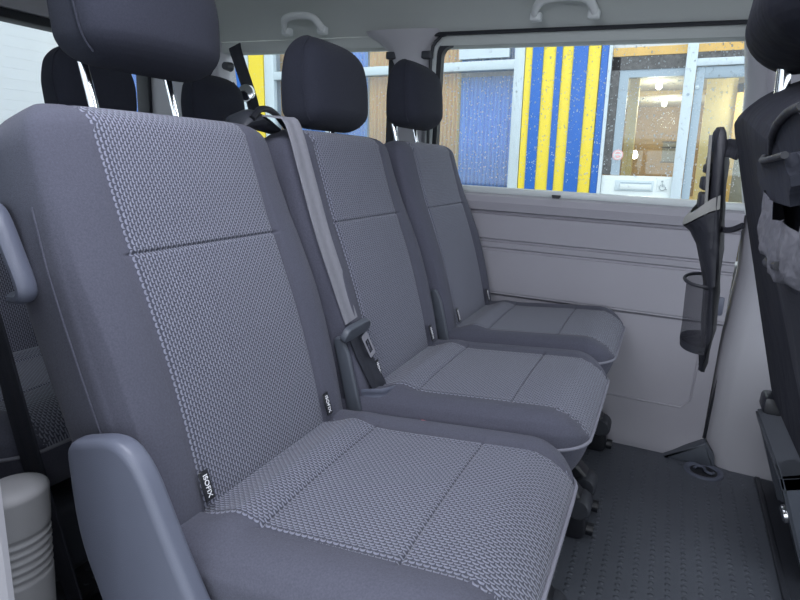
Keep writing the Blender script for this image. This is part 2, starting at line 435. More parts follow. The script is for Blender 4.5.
# front pillar, sweeping inwards at the floor
bm = bmesh.new(); sec = []
for z, xl, d in ((0, .262, 0), (.04, .250, 0), (.08, .236, 0), (.35, .236, 0), (.62, .250, 0), (.80, .236, .006), (.95, .205, .012), (1.15, .185, .016), (1.27, .165, .02), (1.33, .15, .02)):
    sec.append([(xl-.024, 2.05, z), (xl-.018, 1.995-d, z), (xl, 1.972-d, z), (xl+.03, 1.962-d, z), (xl+.30, 1.95-d, z), (xl+.34, 1.97, z), (xl+.36, 2.085, z), (xl-.024, 2.085, z)])
rings(bm, sec)
p5 = struct(obj('trim_5', bm, TRIML, angle=50), 'pale front pillar trim beside the front seat', 'trim')
bm = bmesh.new(); tube(bm, [(.212, 2.0, .075), (.226, 1.998, .35), (.238, 1.998, .62), (.228, 1.996, .80)], .0055, 8, 4); obj('door_seal', bm, RUB, p5)
bm = bmesh.new(); tube(bm, [(.27, 1.930, .88), (.255, 1.925, 1.1), (.235, 1.922, 1.26)], .02, 12, 4, flat=(.05, .012), up=(0, 1, 0)); obj('belt_slot_cover', bm, TRIM, p5)
# rest of the far side ahead of the pillar
bm = bmesh.new(); box(bm, (.55, 2.0, 0), (1.6, 2.09, .86)); struct(obj('wall_front_side', bm, TRIM, smooth=False), 'grey front door panel on the far side', 'wall')
bm = bmesh.new(); box(bm, (.55, 2.032, .86), (1.6, 2.037, 1.30)); struct(obj('window_4', bm, GLASS, smooth=False), 'front door window on the far side', 'window')
# tailgate
bm = bmesh.new(); box(bm, (-2.31, .22, 0), (-2.23, 2.09, .93)); struct(obj('wall_back', bm, TRIM, smooth=False), 'lower tailgate trim behind the rear seats', 'wall')
bm = bmesh.new(); box(bm, (-2.30, .24, .92), (-2.295, 2.16, 1.36)); w3 = struct(obj('window_3', bm, GLASS, smooth=False), 'bright rear tailgate window', 'window')
bm = bmesh.new()
box(bm, (-2.33, .22, 1.318), (-2.235, 2.06, 1.352), .008); obj('window_seal', bm, RUB, w3)
bm = bmesh.new(); box(bm, (-2.33, .22, 1.352), (-2.23, 2.06, 1.46), .01); obj('tailgate_header', bm, TRIML, w3)
bm = bmesh.new(); box(bm, (-2.11, 1.948, .80), (-2.04, 1.972, 1.31), .006); obj('tailgate_side_seal', bm, RUB, w3)
# near side, behind the open sliding door
bm = bmesh.new(); box(bm, (-2.25, .20, 0), (-.60, .29, .84)); box(bm, (-2.25, .20, 1.27), (-.60, .29, 1.34)); box(bm, (-.60, .20, 0), (-.512, .30, 1.36), .01); box(bm, (-2.25, .20, .84), (-1.85, .29, 1.27))
struct(obj('wall_right', bm, TRIML, smooth=False), 'pale door post at the left edge of the door opening', 'wall')
bm = bmesh.new(); box(bm, (-1.85, .235, .84), (-.60, .24, 1.27)); struct(obj('window_5', bm, GLASS, smooth=False), 'near side rear window', 'window')
# ribbed belt housing low behind the near seat
bm = bmesh.new(); sec = []
for i in range(200):
    z = .0 + .470*i/199
    rib = .005*(.5+.5*math.cos((z-.33)/.0125*2*PI)) if .33 < z < .405 else .005
    w = .027 if z < .455 else .027*math.sqrt(max(.02, 1-((z-.455)/.016)**2))
    sec.append([(-.722 + (w*1.25+rib*.6)*math.cos(a) - .06*(.48-z), .43 + (w*1.5+rib)*math.sin(a), z) for a in [2*PI*k/28 for k in range(28)]])
rings(bm, sec)
struct(obj('trim_6', bm, HTRIM, angle=60), 'ribbed pale trim housing low behind the nearest seat', 'trim')

# ------------------------------------------------------------------ seats
def make_seat(name, label, group):
    root = thing(name, label, 'seat', (0, 0, 0), group)
    X0 = 0.
    # cushion
    cu = Vector((1, 0, .095)).normalized(); cn = Vector((-.095, 0, 1)).normalized()
    CP = Vector((-.570, 0, .380)); CL = .505
    hwc = lambda b: .238 - .010*max(0, (b-.3)/.2)**2
    bm = bmesh.new()
    def cex(a, b, w):
        d = 0
        d += .010*max(0, min(1, (abs(a)-.145)/.05))*max(0, 1-(max(0, abs(a)-.2)/.035)**2)   # low side bolsters
        d += .012*gap_fn(b-.135, .03) if abs(a) < .17 else .012*gap_fn(b-.135, .03)*max(0, 1-(abs(a)-.17)/.04)
        d -= .012*max(0, (b-.42)/.08)**2
        return d
    pc = lambda b: .158 + .006*(b/.5)
    pad(bm, CP, cu, cn, CL, hwc, .048, .105, .03, .075, .03, .075, pc, (.172, .362), 6, .008, cex, .55, panel_b=(.0, .52), gdep=.004)
    cush = obj('cushion', bm, [FAB, PAT], root, angle=80)
    bm = bmesh.new()
    path = []
    def rim(a, b): return CP + cu*b + Vector((0, a, 0)) + cn*(-.001)
    for b in (.06, .14, .22, .30, .38, .42): path.append(rim(-hwc(b)-.001, b))
    for k in range(1, 9):
        t = k/9*PI/2; path.append(rim(-(hwc(.48)-.075+.076*math.cos(t)), .43+.077*math.sin(t)))
    for a in (-.12, -.06, 0, .06, .12): path.append(rim(a, .507))
    for k in range(8, 0, -1):
        t = k/9*PI/2; path.append(rim((hwc(.48)-.075+.076*math.cos(t)), .43+.077*math.sin(t)))
    for b in (.42, .38, .30, .22, .14, .06): path.append(rim(hwc(b)+.001, b))
    tube(bm, path, .0032, 8); obj('piping', bm, PIPE, cush)
    # frame below
    bm = bmesh.new(); box(bm, (-.55, -.20, .10), (-.15, .20, .27), .03, 3); obj('seat_frame', bm, DPL, root)
    for s in (-1, 1):
        bm = bmesh.new()
        prism(bm, round_poly([(-.30, 0), (-.075, 0), (-.07, .035), (-.085, .11), (-.13, .15), (-.30, .15)], .022), 'y', s*.20-.028, s*.20+.028, .008)
        ft = obj('floor_foot', bm, BLK, root)
        bm = bmesh.new(); tube(bm, [(-.12, s*.20, .025), (-.055, s*.20, .023)], .016, 14); obj('locking_peg', bm, BLK, ft)
        bm = bmesh.new(); lathe(bm, (-.095, s*.20, .085), (0, 1, 0), [(.024, -.034), (.03, -.026), (.03, .026), (.024, .034)], 18); obj('pivot_cap', bm, DPL, ft)
    # backrest
    bu = Vector((-.17, 0, .52)).normalized(); bn = Vector((.52, 0, .17)).normalized()
    J = Vector((-.495, 0, .42))                   # where insert meets cushion
    BP = J - bu*.06 - bn*.052; BL = .06 + .568
    hwb = lambda b: .222 + .015*math.sin(min(1, b/.42)*PI/2) - .012*max(0, (b-.42)/.2)
    bm = bmesh.new()
    def bex(a, b, w):
        aa = abs(a)
        d = .010*max(0, min(1, (aa-.148)/.045))*max(0, min(1, (.52-b)/.2))
        d += .010*math.sin(max(0, min(1, (b-.05)/.40))*PI)
        return d
    pb = lambda b: .150
    pad(bm, BP, bu, bn, BL, hwb,   .050, .085, .05, .040, .05, .055, pb, (.425,), 6, .004, bex, 0, panel_b=(.0, .620), gdep=.004)
    back = obj('backrest', bm, [FAB, PAT], root, angle=80)
    # stitched seam along each side
    for s in (-1, 1):
        bm = bmesh.new()
        tube(bm, [BP + bu*b + bn*.012 + Vector((0, s*(hwb(b)+.0002), 0)) for b in [.14+.36*k/10 for k in range(11)]], .0013, 6)
        obj('side_stitching', bm, FAB, back)
    # headrest with its two posts
    hu = Vector((-.10, 0, 1)).normalized(); hn = Vector((1, 0, .10)).normalized()
    HP = Vector((-.720, 0, .974))
    hr = bmesh.new()
    hwh = lambda b: .117 + .013*math.sin(min(1, b/.12)*PI/2) - .030*max(0, (b-.085)/.11)**1.6
    pad(hr, HP, hu, hn, .192, hwh, .056, .062, .045, .055, .04, .05, None, (), 4.2, .006, lambda a, b, w: -.030*max(0, (b-.06)/.13)**1.5*0, 0, nS=40, nB=30, back_power=4)
    for v in hr.verts:      # the back of the pillow slopes forward to a thinner top
        rel = v.co - HP; b = rel.dot(hu); c = rel.dot(hn)
        if c < 0: v.co += hn*(-c*.45*max(0, min(1.2, b/.19)))
        elif b > .1: v.co -= hn*(.012*((b-.1)/.09)**2)
    head = obj('headrest', hr, FABD, root, angle=80)
    for s in (-1, 1):
        bm = bmesh.new()
        pts = [HP + hu*b + hn*.022 + Vector((0, s*(hwh(b)-(.04-math.sqrt(max(0, .0016-max(0, .04-b)**2)) if b < .04 else 0)-(.05-math.sqrt(max(0, .0025-max(0, b-.142)**2)) if b > .142 else 0)+.0005), 0)) for b in [.012+.165*k/16 for k in range(17)]]
        tube(bm, pts, .0018, 6)
        obj('headrest_seam', bm, FABD, head)
    for s in (-1, 1):
        bm = bmesh.new()
        p1 = Vector((-.731, s*.077, .880)); p2 = Vector((-.772, s*.077, 1.03))
        tube(bm, [p1, p2], .0065, 14); obj('headrest_post', bm, CHR, head)
        bm = bmesh.new(); d = (p2-p1).normalized(); c = p1 + d*.060
        tube(bm, [c - d*.006, c + d*.006], .010, 16); obj('post_guide', bm, BLK, back)
    # isofix tags
    me_t = text_mesh('ISOFIX', .0105)
    for s in (-1, 1):
        bm = bmesh.new(); c = J + bu*.052 + bn*.012
        a = s*.152
        vs = []
        T = Matrix((( *Vector((0, 1, 0)), 0), (*bu, 0), (*bn, 0), (0, 0, 0, 1))).to_3x3().transposed()
        box(bm, (-.0085, -.020, -.001), (.0085, .020, .001), .0006, 1)
        for v in bm.verts: v.co = c + Vector((0, a, 0)) + T @ v.co + bn*.0035
        tg = obj('isofix_tag', bm, BLK, back); tg['label'] = 'small black fabric tag reading ISOFIX'
        me = me_t.copy(); me.materials.clear(); me.materials.append(WHT)
        R2 = Matrix.Rotation(PI/2, 3, 'Z')
        for v in me.vertices: v.co = c + Vector((0, a, 0)) + T @ (R2.inverted() @ v.co) + bn*.0052
        lo = bpy.data.objects.new('tag_lettering', me); COL.objects.link(lo); lo.parent = tg
    # plastic hinge covers on both sides
    def cover(s, m, sc=1.):
        bm = bmesh.new()
        poly = round_poly([(-.598, .565), (-.515, .588), (-.480, .560), (-.425, .440), (-.365, .330), (-.40, .20), (-.55, .20), (-.545, .34), (-.590, .44)], [.022, .03, .03, .05, .04, .03, .03, .06, .05])
        poly = [((-.50 + (p+.50)*sc), q) for p, q in poly]
        y0 = .243; prism(bm, poly, 'y', s*y0, s*(y0+.030*sc), .010)
        return bm
    return root, back, cover

grp = 'row of three grey cloth van seats'
seat, backA, coverfn = make_seat('van_seat', 'nearest grey cloth van seat with patterned insert and blue-grey plastic side cover', grp)
seatB = copy_tree(seat); seatB['label'] = 'middle grey cloth van seat in the row, with seat belt lying over its edge'
seatC = copy_tree(seat); seatC['label'] = 'far grey cloth van seat beside the grey panel below the large window'
obj('side_cover', coverfn(-1, GPL), GPL, seat)['label'] = 'scuffed blue-grey plastic hinge cover'
for s_ in (seatB, seatC):
    bm = bmesh.new()
    prism(bm, round_poly([(-.555, .555), (-.538, .562), (-.520, .53), (-.490, .42), (-.465, .33), (-.505, .33), (-.520, .42)], .012), 'y', -.243, -.232, .004)
    obj('side_cover', bm, GPLD, s_)
# belt guide loop on the near seat's outer side
bm = bmesh.new()
tube(bm, [(-.765, -.240, .812), (-.728, -.246, .823), (-.708, -.248, .815), (-.686, -.248, .770), (-.671, -.248, .735), (-.675, -.247, .722), (-.695, -.244, .718)], .008, 10, 4, flat=(.008, .013), up=(0, 1, 0))
tube(bm, [(-.80, -.240, .765), (-.745, -.242, .770)], .008, 8, flat=(.008, .010), up=(0, 1, 0))
obj('belt_guide', bm, GPL, seat)
YN, YM, YF = .690, 1.198, 1.712
seat.location.y = YN; seatB.location.y = YM; seatC.location.y = YF
for s_, dz in ((seat, .028), (seatB, -.022), (seatC, .012)):
    for ch in s_.children:
        if ch.name.startswith('headrest'): ch.location = (-.1*dz, 0, dz)
# third row
rear = []
for yc, lab in ((.70, 'rear row seat almost hidden behind the nearest seat'), (1.205, 'rear row seat whose dark headrest shows left under the nearest headrest'), (1.700, 'rear row seat whose dark headrest shows right of the nearest headrest')):
    r = copy_tree(seatC); r.location = (-.775, yc+.025, 0); r['label'] = lab; r['group'] = 'rear row van seats'
    for ch in r.children:
        if ch.name.startswith('headrest'): ch.location = (0, 0, -.015)

# ------------------------------------------------------------------ belts and buckles
bt = thing('seat_belt', 'pale grey seat belt hanging down the edge of the middle seat with metal tongue', 'seat belt', (-.72, .97, .95))
def bpart(name, bm, m, parent=bt):
    o = obj(name, bm, m, parent)
    if parent is bt: o.matrix_parent_inverse = Matrix.Translation(bt.location).inverted()
    return o
# top outlet on the seats' shoulders
bm = bmesh.new()
sec = []
for t, yc, z, hx, hz in ((0, .905, .950, .020, .006), (.3, .920, .964, .030, .014), (.6, .950, .970, .034, .018), (.8, .985, .964, .030, .013), (1, 1.03, .952, .022, .006)):
    sec.append([(-.735 + hx*math.cos(a), yc-.012, z-.012 + hz*math.sin(a)) for a in [2*PI*k/16 for k in range(16)]])
rings(bm, sec); bpart('belt_outlet', bm, DPL)
bm = bmesh.new(); tube(bm, [(-.705, .91, .958), (-.705, .935, .976), (-.706, .975, .974), (-.707, 1.02, .948)], .006, 10, 4); bpart('outlet_rim', bm, BLK)
bpts = [(-.715, .960, .966), (-.682, .966, .964), (-.658, .970, .952), (-.628, .974, .86), (-.596, .977, .76), (-.567, .982, .68), (-.534, .992, .585)]
bm = bmesh.new(); ribbon(bm, bpts, (0, 1, .04), [.024]*7, .0013, 5); bpart('strap', bm, STR)
bm = bmesh.new(); prism(bm, round_poly([(-.048, -.014), (.045, -.016), (.052, 0), (.040, .014), (-.040, .016), (-.052, .0)], .010), 'z', -.007, .007, .003)
M = Matrix.Translation((-.524, .994, .568)) @ Matrix(((0, .30, .95), (1, 0, 0), (0, .95, -.30))).to_4x4() @ Matrix.Rotation(.06, 4, 'Z')
bm.transform(M); tg = bpart('belt_tongue', bm, GPLD)
bm = bmesh.new()
o_ = round_poly([(-.014, 0), (.014, 0), (.013, -.050), (-.013, -.050)], .005); i_ = round_poly([(-.007, -.014), (.007, -.014), (.007, -.041), (-.007, -.041)], .002)
for z0 in (0,):
    vo = [[bm.verts.new((p, q, z)) for p, q in o_] for z in (-.0015, .0015)]; vi = [[bm.verts.new((p, q, z)) for p, q in i_] for z in (-.0015, .0015)]
    n_ = len(o_)
    for k in range(n_):
        l = (k+1) % n_
        bm.faces.new((vo[0][k], vo[0][l], vi[0][l], vi[0][k])); bm.faces.new((vo[1][k], vi[1][k], vi[1][l], vo[1][l])); bm.faces.new((vo[0][k], vo[1][k], vo[1][l], vo[0][l])); bm.faces.new((vi[0][k], vi[0][l], vi[1][l], vi[1][k]))
M2 = Matrix.Translation((-.516, 1.010, .556)) @ Matrix(((0, -.34, .94), (1, 0, 0), (0, .94, .34))).to_4x4() @ Matrix.Rotation(.25, 4, 'Z')
bm.transform(M2); o = bpart('tongue_plate', bm, CHR, tg)
bm = bmesh.new(); ribbon(bm, [(-.528, .992, .570), (-.514, 1.004, .520), (-.496, 1.020, .470), (-.480, 1.032, .425), (-.485, 1.032, .36)], (.05, 1, .05), [.026, .024, .024, .025, .024], .0016, 4); bpart('lap_strap', bm, STRD)
bm = bmesh.new(); ribbon(bm, [(-.525, .985, .432), (-.462, .985, .446), (-.447, 1.01, .446), (-.443, 1.04, .442), (-.447, 1.075, .438), (-.475, 1.09, .435)], (0, .05, 1), .013, .0018, 4); bpart('elastic_keeper', bm, GPL)

for y, lab in ((.890, 'seat belt buckle with red button between the nearest and middle seats'), (1.405, 'seat belt buckle with red button between the middle and far seats')):
    k = thing('belt_buckle', lab, 'buckle', (-.340, y+.028, .372), 'seat belt buckles')
    bm = bmesh.new(); box(bm, (-.014, -.012, -.12), (.014, .012, .066), .005); obj('buckle_body', bm, BLK, k)
    bm = bmesh.new(); box(bm, (-.011, -.009, .062), (.011, .009, .073), .003); obj('release_button', bm, RED, k)
# rear belt coming down from the ceiling
rb = thing('rear_seat_belt', 'black belt strap slanting down from the ceiling to a round silver reel cap', 'seat belt', (-1.50, 1.93, 1.10))
bm = bmesh.new(); ribbon(bm, [(-1.585, 1.945, 1.285), (-1.567, 1.935, 1.250), (-1.505, 1.93, 1.11), (-1.485, 1.93, 1.05)], (1, 0, .0), .026, .0015, 3)
o = obj('strap', bm, STRD, rb); o.matrix_parent_inverse = Matrix.Translation(rb.location).inverted()
bm = bmesh.new(); lathe(bm, (-1.500, 1.91, 1.108), (.35, -1, .1), [(.030, 0), (.033, .012), (.029, .024), (.014, .028)], 22); o = obj('reel_cap', bm, CHR, rb); o.matrix_parent_inverse = Matrix.Translation(rb.location).inverted()
# belt hanging behind the nearest seat
ob = thing('outer_seat_belt', 'black belt webbing hanging down behind the nearest seat to the floor', 'seat belt', (-.95, .66, 0))
bm = bmesh.new(); ribbon(bm, [(-.80, .455, .765), (-.79, .47, .68), (-.80, .50, .50), (-.835, .55, .30), (-.885, .61, .10), (-.915, .65, .012)], (1, -.2, .25), [.024, .026, .032, .032, .030, .028], .0016, 5)
o = obj('strap', bm, STRD, ob); o.matrix_parent_inverse = Matrix.Translation(ob.location).inverted()
bm = bmesh.new(); lathe(bm, (-.92, .70, 0), (0, 0, 1), [(.05, 0), (.05, .008), (.042, .012), (.036, .006), (.001, .006)], 28); o = obj('floor_ring', bm, BLK, ob); o.matrix_parent_inverse = Matrix.Translation(ob.location).inverted()

# ------------------------------------------------------------------ floor fittings, roof handles
an = thing('floor_anchor', 'round recessed tie-down ring in the floor by the front pillar', 'floor anchor', (.218, 1.915, 0))
bm = bmesh.new(); lathe(bm, (0, 0, 0), (0, 0, 1), [(.056, .0), (.055, .006), (.047, .007), (.041, .0035), (.039, .0015)], 36); obj('anchor_rim', bm, GPL, an)
bm = bmesh.new(); lathe(bm, (0, 0, 0), (0, 0, 1), [(.040, .0005), (.038, .002), (.001, .0022)], 30); obj('anchor_cup', bm, BLK, an)
bm = bmesh.new(); tube(bm, [(-.026, .004, .004), (-.018, .018, .006), (0, .014, .008), (.004, -.008, .008), (.018, -.016, .006), (.028, -.002, .004)], .0042, 8, 5); obj('tie_ring', bm, GPL, an)
bm = bmesh.new(); prism(bm, [(.335, .5), (.352, .5), (.372, 1.94), (.358, 1.94)], 'z', 0, .012, .004); prism(bm, [(.352, .5), (.41, .5), (.43, 1.94), (.372, 1.94)], 'z', 0, .005)
tag(obj('floor_rail', bm, DPL), 'dark raised floor strip in front of the front seat base', 'floor strip')
def grab(x0, x1, lab, y, z):
    g = thing('grab_handle', lab, 'handle', ((x0+x1)/2, y, z), 'grab handles on the headlining')
    h = (x1-x0)/2
    bm = bmesh.new()
    tube(bm, [(-h, .004, -.024), (-h+.008, -.016, -.006), (-h*.72, -.030, .010), (-h*.3, -.036, .017), (h*.3, -.036, .017), (h*.72, -.030, .010), (h-.008, -.016, -.006), (h, .004, -.024)], .010, 12, 5, flat=(.009, .0125), up=(0, -.5, 1))
    obj('grip', bm, HND, g)
    for s in (-1, 1):
        bm = bmesh.new(); box(bm, (s*h*.93-.017, -.008, -.036), (s*h*.93+.017, .022, -.010), .007, 3); obj('handle_mount', bm, HND, g)
grab(-1.305, -1.150, 'grey grab handle on the ceiling above the middle headrest', 1.872, 1.334)
grab(-.432, -.256, 'grey grab handle on the ceiling above the large side window', 1.872, 1.344)

# ------------------------------------------------------------------ front seat and organisers
fs = thing('front_seat', 'front seat in a black cover seen from behind at the right edge', 'seat', (.35, .67, 0))
def fpart(name, bm, m, parent=None, angle=40):
    o = obj(name, bm, m, parent or fs, angle=angle)
    if parent is None: o.matrix_parent_inverse = Matrix.Translation(fs.location).inverted()
    return o
fu = Vector((-.19, 0, .654)).normalized(); fn = Vector((.654, 0, .19)).normalized()
FP = Vector((.1775, .71, .570)) + fn*.07
bm = bmesh.new()
pad(bm, FP, fu, fn, .435, lambda b: .226+.008*math.sin(min(1, b/.25)*PI/2)-.006*max(0, (b-.3)/.2), .06, .07, .05, .03, .05, .045, None, (), 5, .005, None, 0, nS=40, nB=50, back_power=10)
for v in bm.verts:      # the cover slumps towards the near shoulder
    t = max(0, min(1, ((v.co-FP).dot(fu)-.18)/.2)); v.co.z -= .14*max(0, .80-v.co.y)*t
fb = fpart('backrest', bm, BCOV, angle=80)
hu2 = Vector((.10, 0, 1)).normalized(); hn2 = Vector((1, 0, -.10)).normalized()
bm = bmesh.new()
pad(bm, Vector((.100, .695, 1.008)), hu2, hn2, .185, lambda b: .128+.012*math.sin(min(1, b/.1)*PI/2)-.07*max(0, (b-.06)/.12), .05, .055, .04, .06, .04, .10, None, (), 4, .006, None, 0, nS=32, nB=30, back_power=3.5)
fh = fpart('headrest', bm, BCOV, angle=80)
for s in (-1, 1):
    bm = bmesh.new(); tube(bm, [(.100, .685+s*.080, .90), (.090, .685+s*.080, 1.06)], .007, 14); fpart('headrest_post', bm, CHR, fh)
bm = bmesh.new(); pad(bm, Vector((.27, .67, .56)), Vector((1, 0, .08)), Vector((-.08, 0, 1)), .52, lambda b: .245, .06, .07, .04, .06, .05, .07, None, (), 5, .005, None, 0, nS=30, nB=30); fpart('cushion', bm, BCOV, angle=80)
bm = bmesh.new(); prism(bm, round_poly([(.48, .46), (.78, .50), (.78, 0), (.52, 0)], .03), 'y', .47, .87, .015); fpart('seat_base', bm, DPL)
# its far companion: only the plastic base shows
fs2 = copy_tree(fs); fs2.location = (.65, 1.64, -.08); fs2['label'] = 'far front seat of which only the dark plastic base shows by the pale pillar'
for ch in list(fs2.children):
    if ch.name.startswith('seat_base'): bpy.data.objects.remove(ch)
fs['group'] = fs2['group'] = 'front seats in black covers'
def f2(name, bm, m, parent=None, angle=40):
    o = obj(name, bm, m, parent or fs2, angle=angle)
    if parent is None: o.matrix_parent_inverse = Matrix.Translation(fs2.location).inverted()
    return o
sv = Vector((-.092, 0, .25)); nv = Vector((-.25, 0, -.092)).normalized()
def basept(y, v, o=0): return Vector((.405, y, 0)) + sv*v + nv*o
def base_bar(bm, y0, y1, v0, v1, o0, o1):
    vs_ = [[bm.verts.new(basept(y, v, o)) for y, v in ((y0, v0), (y1, v0), (y1, v1), (y0, v1))] for o in (o0, o1)]
    fs_ = [bm.faces.new(vs_[0]), bm.faces.new(list(reversed(vs_[1])))]
    for i in range(4): j = (i+1) % 4; fs_.append(bm.faces.new((vs_[0][i], vs_[1][i], vs_[1][j], vs_[0][j])))
    bmesh.ops.bevel(bm, geom=list({e for f in fs_ for e in f.edges}), offset=.006, segments=2, affect='EDGES')
bm = bmesh.new(); prism(bm, round_poly([(.345, .25), (.70, .40), (.74, 0), (.435, 0)], .02), 'y', 1.44, 1.87, .01); sb = f2('seat_base', bm, GPLD)
bm = bmesh.new(); box(bm, (.46, 1.42, .30), (.74, 1.86, .42), .02); f2('base_cushion_pan', bm, BLK)
bm = bmesh.new(); base_bar(bm, 1.44, 1.53, 0, 1.0, -.05, .0); o = f2('base_upright', bm, GPLD, sb)
bm = bmesh.new(); base_bar(bm, 1.82, 1.87, 0, 1.0, -.05, .0); f2('base_upright', bm, GPLD, sb)
bm = bmesh.new(); base_bar(bm, 1.44, 1.87, .86, 1.0, -.05, .002); f2('base_top_rail', bm, GPLD, sb)
bm = bmesh.new(); base_bar(bm, 1.52, 1.83, .02, .88, -.048, -.040); f2('base_recess', bm, GPLD, sb)
bm = bmesh.new(); base_bar(bm, 1.52, 1.83, .50, .54, -.045, -.012); f2('base_shelf', bm, DPL, sb)
bm = bmesh.new(); lathe(bm, basept(1.485, .58, -.002), nv, [(.022, 0), (.022, .010), (.014, .014), (.010, .008)], 20); f2('base_bolt', bm, CHR, sb)
for p_, q_ in ((sb, fs2),):
    for c in p_.children: c.matrix_parent_inverse = Matrix.Identity(4)
bm = bmesh.new(); box(bm, (.155, .875, .590), (.180, .915, .615), .006); fpart('cover_hook', bm, BLK)

def backpt(b, y, off=0):   # a point on the rear face of the front backrest
    return FP + fu*(b-.234) - fn*(.07+off) + Vector((0, y-.71-.055, 0))
og = thing('seat_organiser', 'dark pocket organiser strapped to the back of the front seat', 'organiser', tuple(backpt(.3, .6)))
def opart(name, bm, m, parent=None, angle=50):
    o = obj(name, bm, m, parent or og, angle=angle)
    if parent is None: o.matrix_parent_inverse = Matrix.Translation(og.location).inverted()
    return o
def back_slab(y0, y1, b0, b1, t0, t1, r=.03, top_round=None):
    bm = bmesh.new(); poly = round_poly([(y0, b0), (y1, b0), (y1, b1), (y0, b1)], r)
    a = [bm.verts.new(backpt(b, y, t0)) for y, b in poly]; c = [bm.verts.new(backpt(b, y, t1)) for y, b in poly]
    fs_ = [bm.faces.new(a), bm.faces.new(list(reversed(c)))]
    for i in range(len(poly)): j = (i+1) % len(poly); bm.faces.new((a[i], c[i], c[j], a[j]))
    bmesh.ops.bevel(bm, geom=list(fs_[1].edges), offset=min(.012, abs(t1-t0)*.45), segments=3, affect='EDGES')
    return bm
opart('backing', back_slab(.45, .600, .30, .622, -.002, .008, .03), GNYL)
bm = bmesh.new(); tube(bm, [backpt(.50, .602, .009), backpt(.575, .600, .009), backpt(.598, .588, .009), backpt(.614, .56, .010), backpt(.622, .50, .010), backpt(.622, .45, .010)], .0028, 8, 5); opart('edge_binding', bm, BNYL)
opart('upper_pocket', back_slab(.45, .592, .568, .598, .006, .020, .012), GNYL)
bm = bmesh.new(); tube(bm, [backpt(.598, .590, .014), backpt(.596, .54, .021), backpt(.598, .45, .021)], .0022, 8, 5); opart('pocket_binding', bm, BNYL)
bm = bmesh.new(); ribbon(bm, [backpt(.560, .597, .010), backpt(.562, .622, .010), backpt(.560, .630, .008)], (0, .2, 1), .009, .002, 3); opart('side_tab', bm, BNYL)
# gaping lower pocket with a rumpled grey cuff
OA = [PI*k/24 for k in range(25)]
bm = bmesh.new(); sec = []
for b, dep in ((.32, .006), (.36, .010), (.40, .014), (.46, .019), (.52, .024), (.535, .026)):
    sec.append([backpt(b + .008*math.sin(3*a_) + .004*math.sin(11*a_), .492 + .072*math.cos(a_), .008 + max(0, math.sin(a_))**.6*dep*.7 + .002*math.sin(13*a_+b*30)) for a_ in OA])
rings(bm, sec, closed=False); opart('lower_pocket', bm, BNYL)
bm = bmesh.new(); sec = []
for q in range(9):
    ph = q/8
    sec.append([backpt(.535 - .014*math.sin(ph*PI) + .030*ph + .008*math.sin(2.2*a_) + .003*math.sin(9*a_+3*ph), .492 + (.078+.008*math.sin(ph*PI))*math.cos(a_), .006 + max(0, math.sin(a_))**.6*(.018 + .008*math.sin(ph*PI)) + .002*math.sin(14*a_+5*ph)) for a_ in OA])
rings(bm, sec, closed=False); opart('pocket_cuff', bm, CUFF)
bm = bmesh.new(); tube(bm, [backpt(.545, .570, .012), backpt(.530, .555, .020), backpt(.527, .53, .028), backpt(.535, .46, .030)], .0028, 8, 5); opart('cuff_binding', bm, BNYL)

# hanging organiser seen edge-on beyond the front seat
ho = thing('hanging_organiser', 'slim black hanging organiser with mesh bottle pocket in front of the grey panel', 'organiser', (.0577, .984, .812))
def hpart(name, bm, m, parent=None, angle=50):
    bm.transform(Matrix.Translation((.0577, .984, .812)) @ Matrix.Scale(.74, 4) @ Matrix.Translation((-.078, -1.33, -.78)))
    o = obj(name, bm, m, parent or ho, angle=angle)
    if parent is None: o.matrix_parent_inverse = Matrix.Translation(ho.location).inverted()
    return o
def hx(z):
    K_ = ((.50, .113), (.60, .112), (.70, .103), (.80, .090), (.90, .080), (1.0, .072), (1.1, .07))
    for (z0, x0), (z1, x1) in zip(K_, K_[1:]):
        if z <= z1: return x0 + (x1-x0)*(z-z0)/(z1-z0)
bm = bmesh.new(); sec = []
for z, t, y0, y1 in ((.505, .004, 1.30, 1.35), (.53, .006, 1.28, 1.37), (.60, .010, 1.26, 1.40), (.68, .013, 1.25, 1.41), (.76, .015, 1.24, 1.42), (.84, .016, 1.24, 1.42), (.92, .016, 1.24, 1.42), (.955, .014, 1.25, 1.41), (.975, .010, 1.27, 1.40), (.985, .004, 1.29, 1.38)):
    ym, h = (y0+y1)/2, (y1-y0)/2
    sec.append([(hx(z) + t*math.sin(a_) + .003*math.sin(40*z+5*a_), ym + h*math.copysign(abs(math.cos(a_))**.5, math.cos(a_)), z) for a_ in [2*PI*k/24 for k in range(24)]])
rings(bm, sec); hpart('backing', bm, BNYL)
for z0, z1, d in ((.900, .918, .008), (.868, .893, .013), (.832, .862, .016)):
    bm = bmesh.new(); x = hx(z0); box(bm, (x-.014-d, 1.27, z0), (x, 1.40, z1), .004); hpart('side_loop', bm, BNYL)
bm = bmesh.new(); ribbon(bm, [(hx(z)-.018, 1.262, z) for z in (.968, .93, .88, .84, .81)], (0, 1, 0), .009, .002, 3); hpart('grey_binding', bm, GRYC)
# flared upper pocket
PA = [PI*k/20 for k in range(21)]
bm = bmesh.new(); sec = []
for z, dep in ((.68, .014), (.72, .022), (.76, .030), (.785, .042), (.795, .054)):
    sec.append([(hx(z) - max(0, math.sin(a_))**.7*dep, 1.33 + .088*math.cos(a_), z + .040*(1-math.sin(a_))*(1 if z > .78 else .3)) for a_ in PA])
rings(bm, sec, closed=False); hpart('open_pocket', bm, BNYL)
bm = bmesh.new(); sec = []
for z, dep in ((.797, .056), (.808, .054), (.822, .042)):
    sec.append([(hx(z) - max(0, math.sin(a_))**.7*dep, 1.33 + .090*math.cos(a_), z + .040*(1-math.sin(a_))) for a_ in PA])
rings(bm, sec, closed=False); hpart('pocket_lining', bm, GRYC)
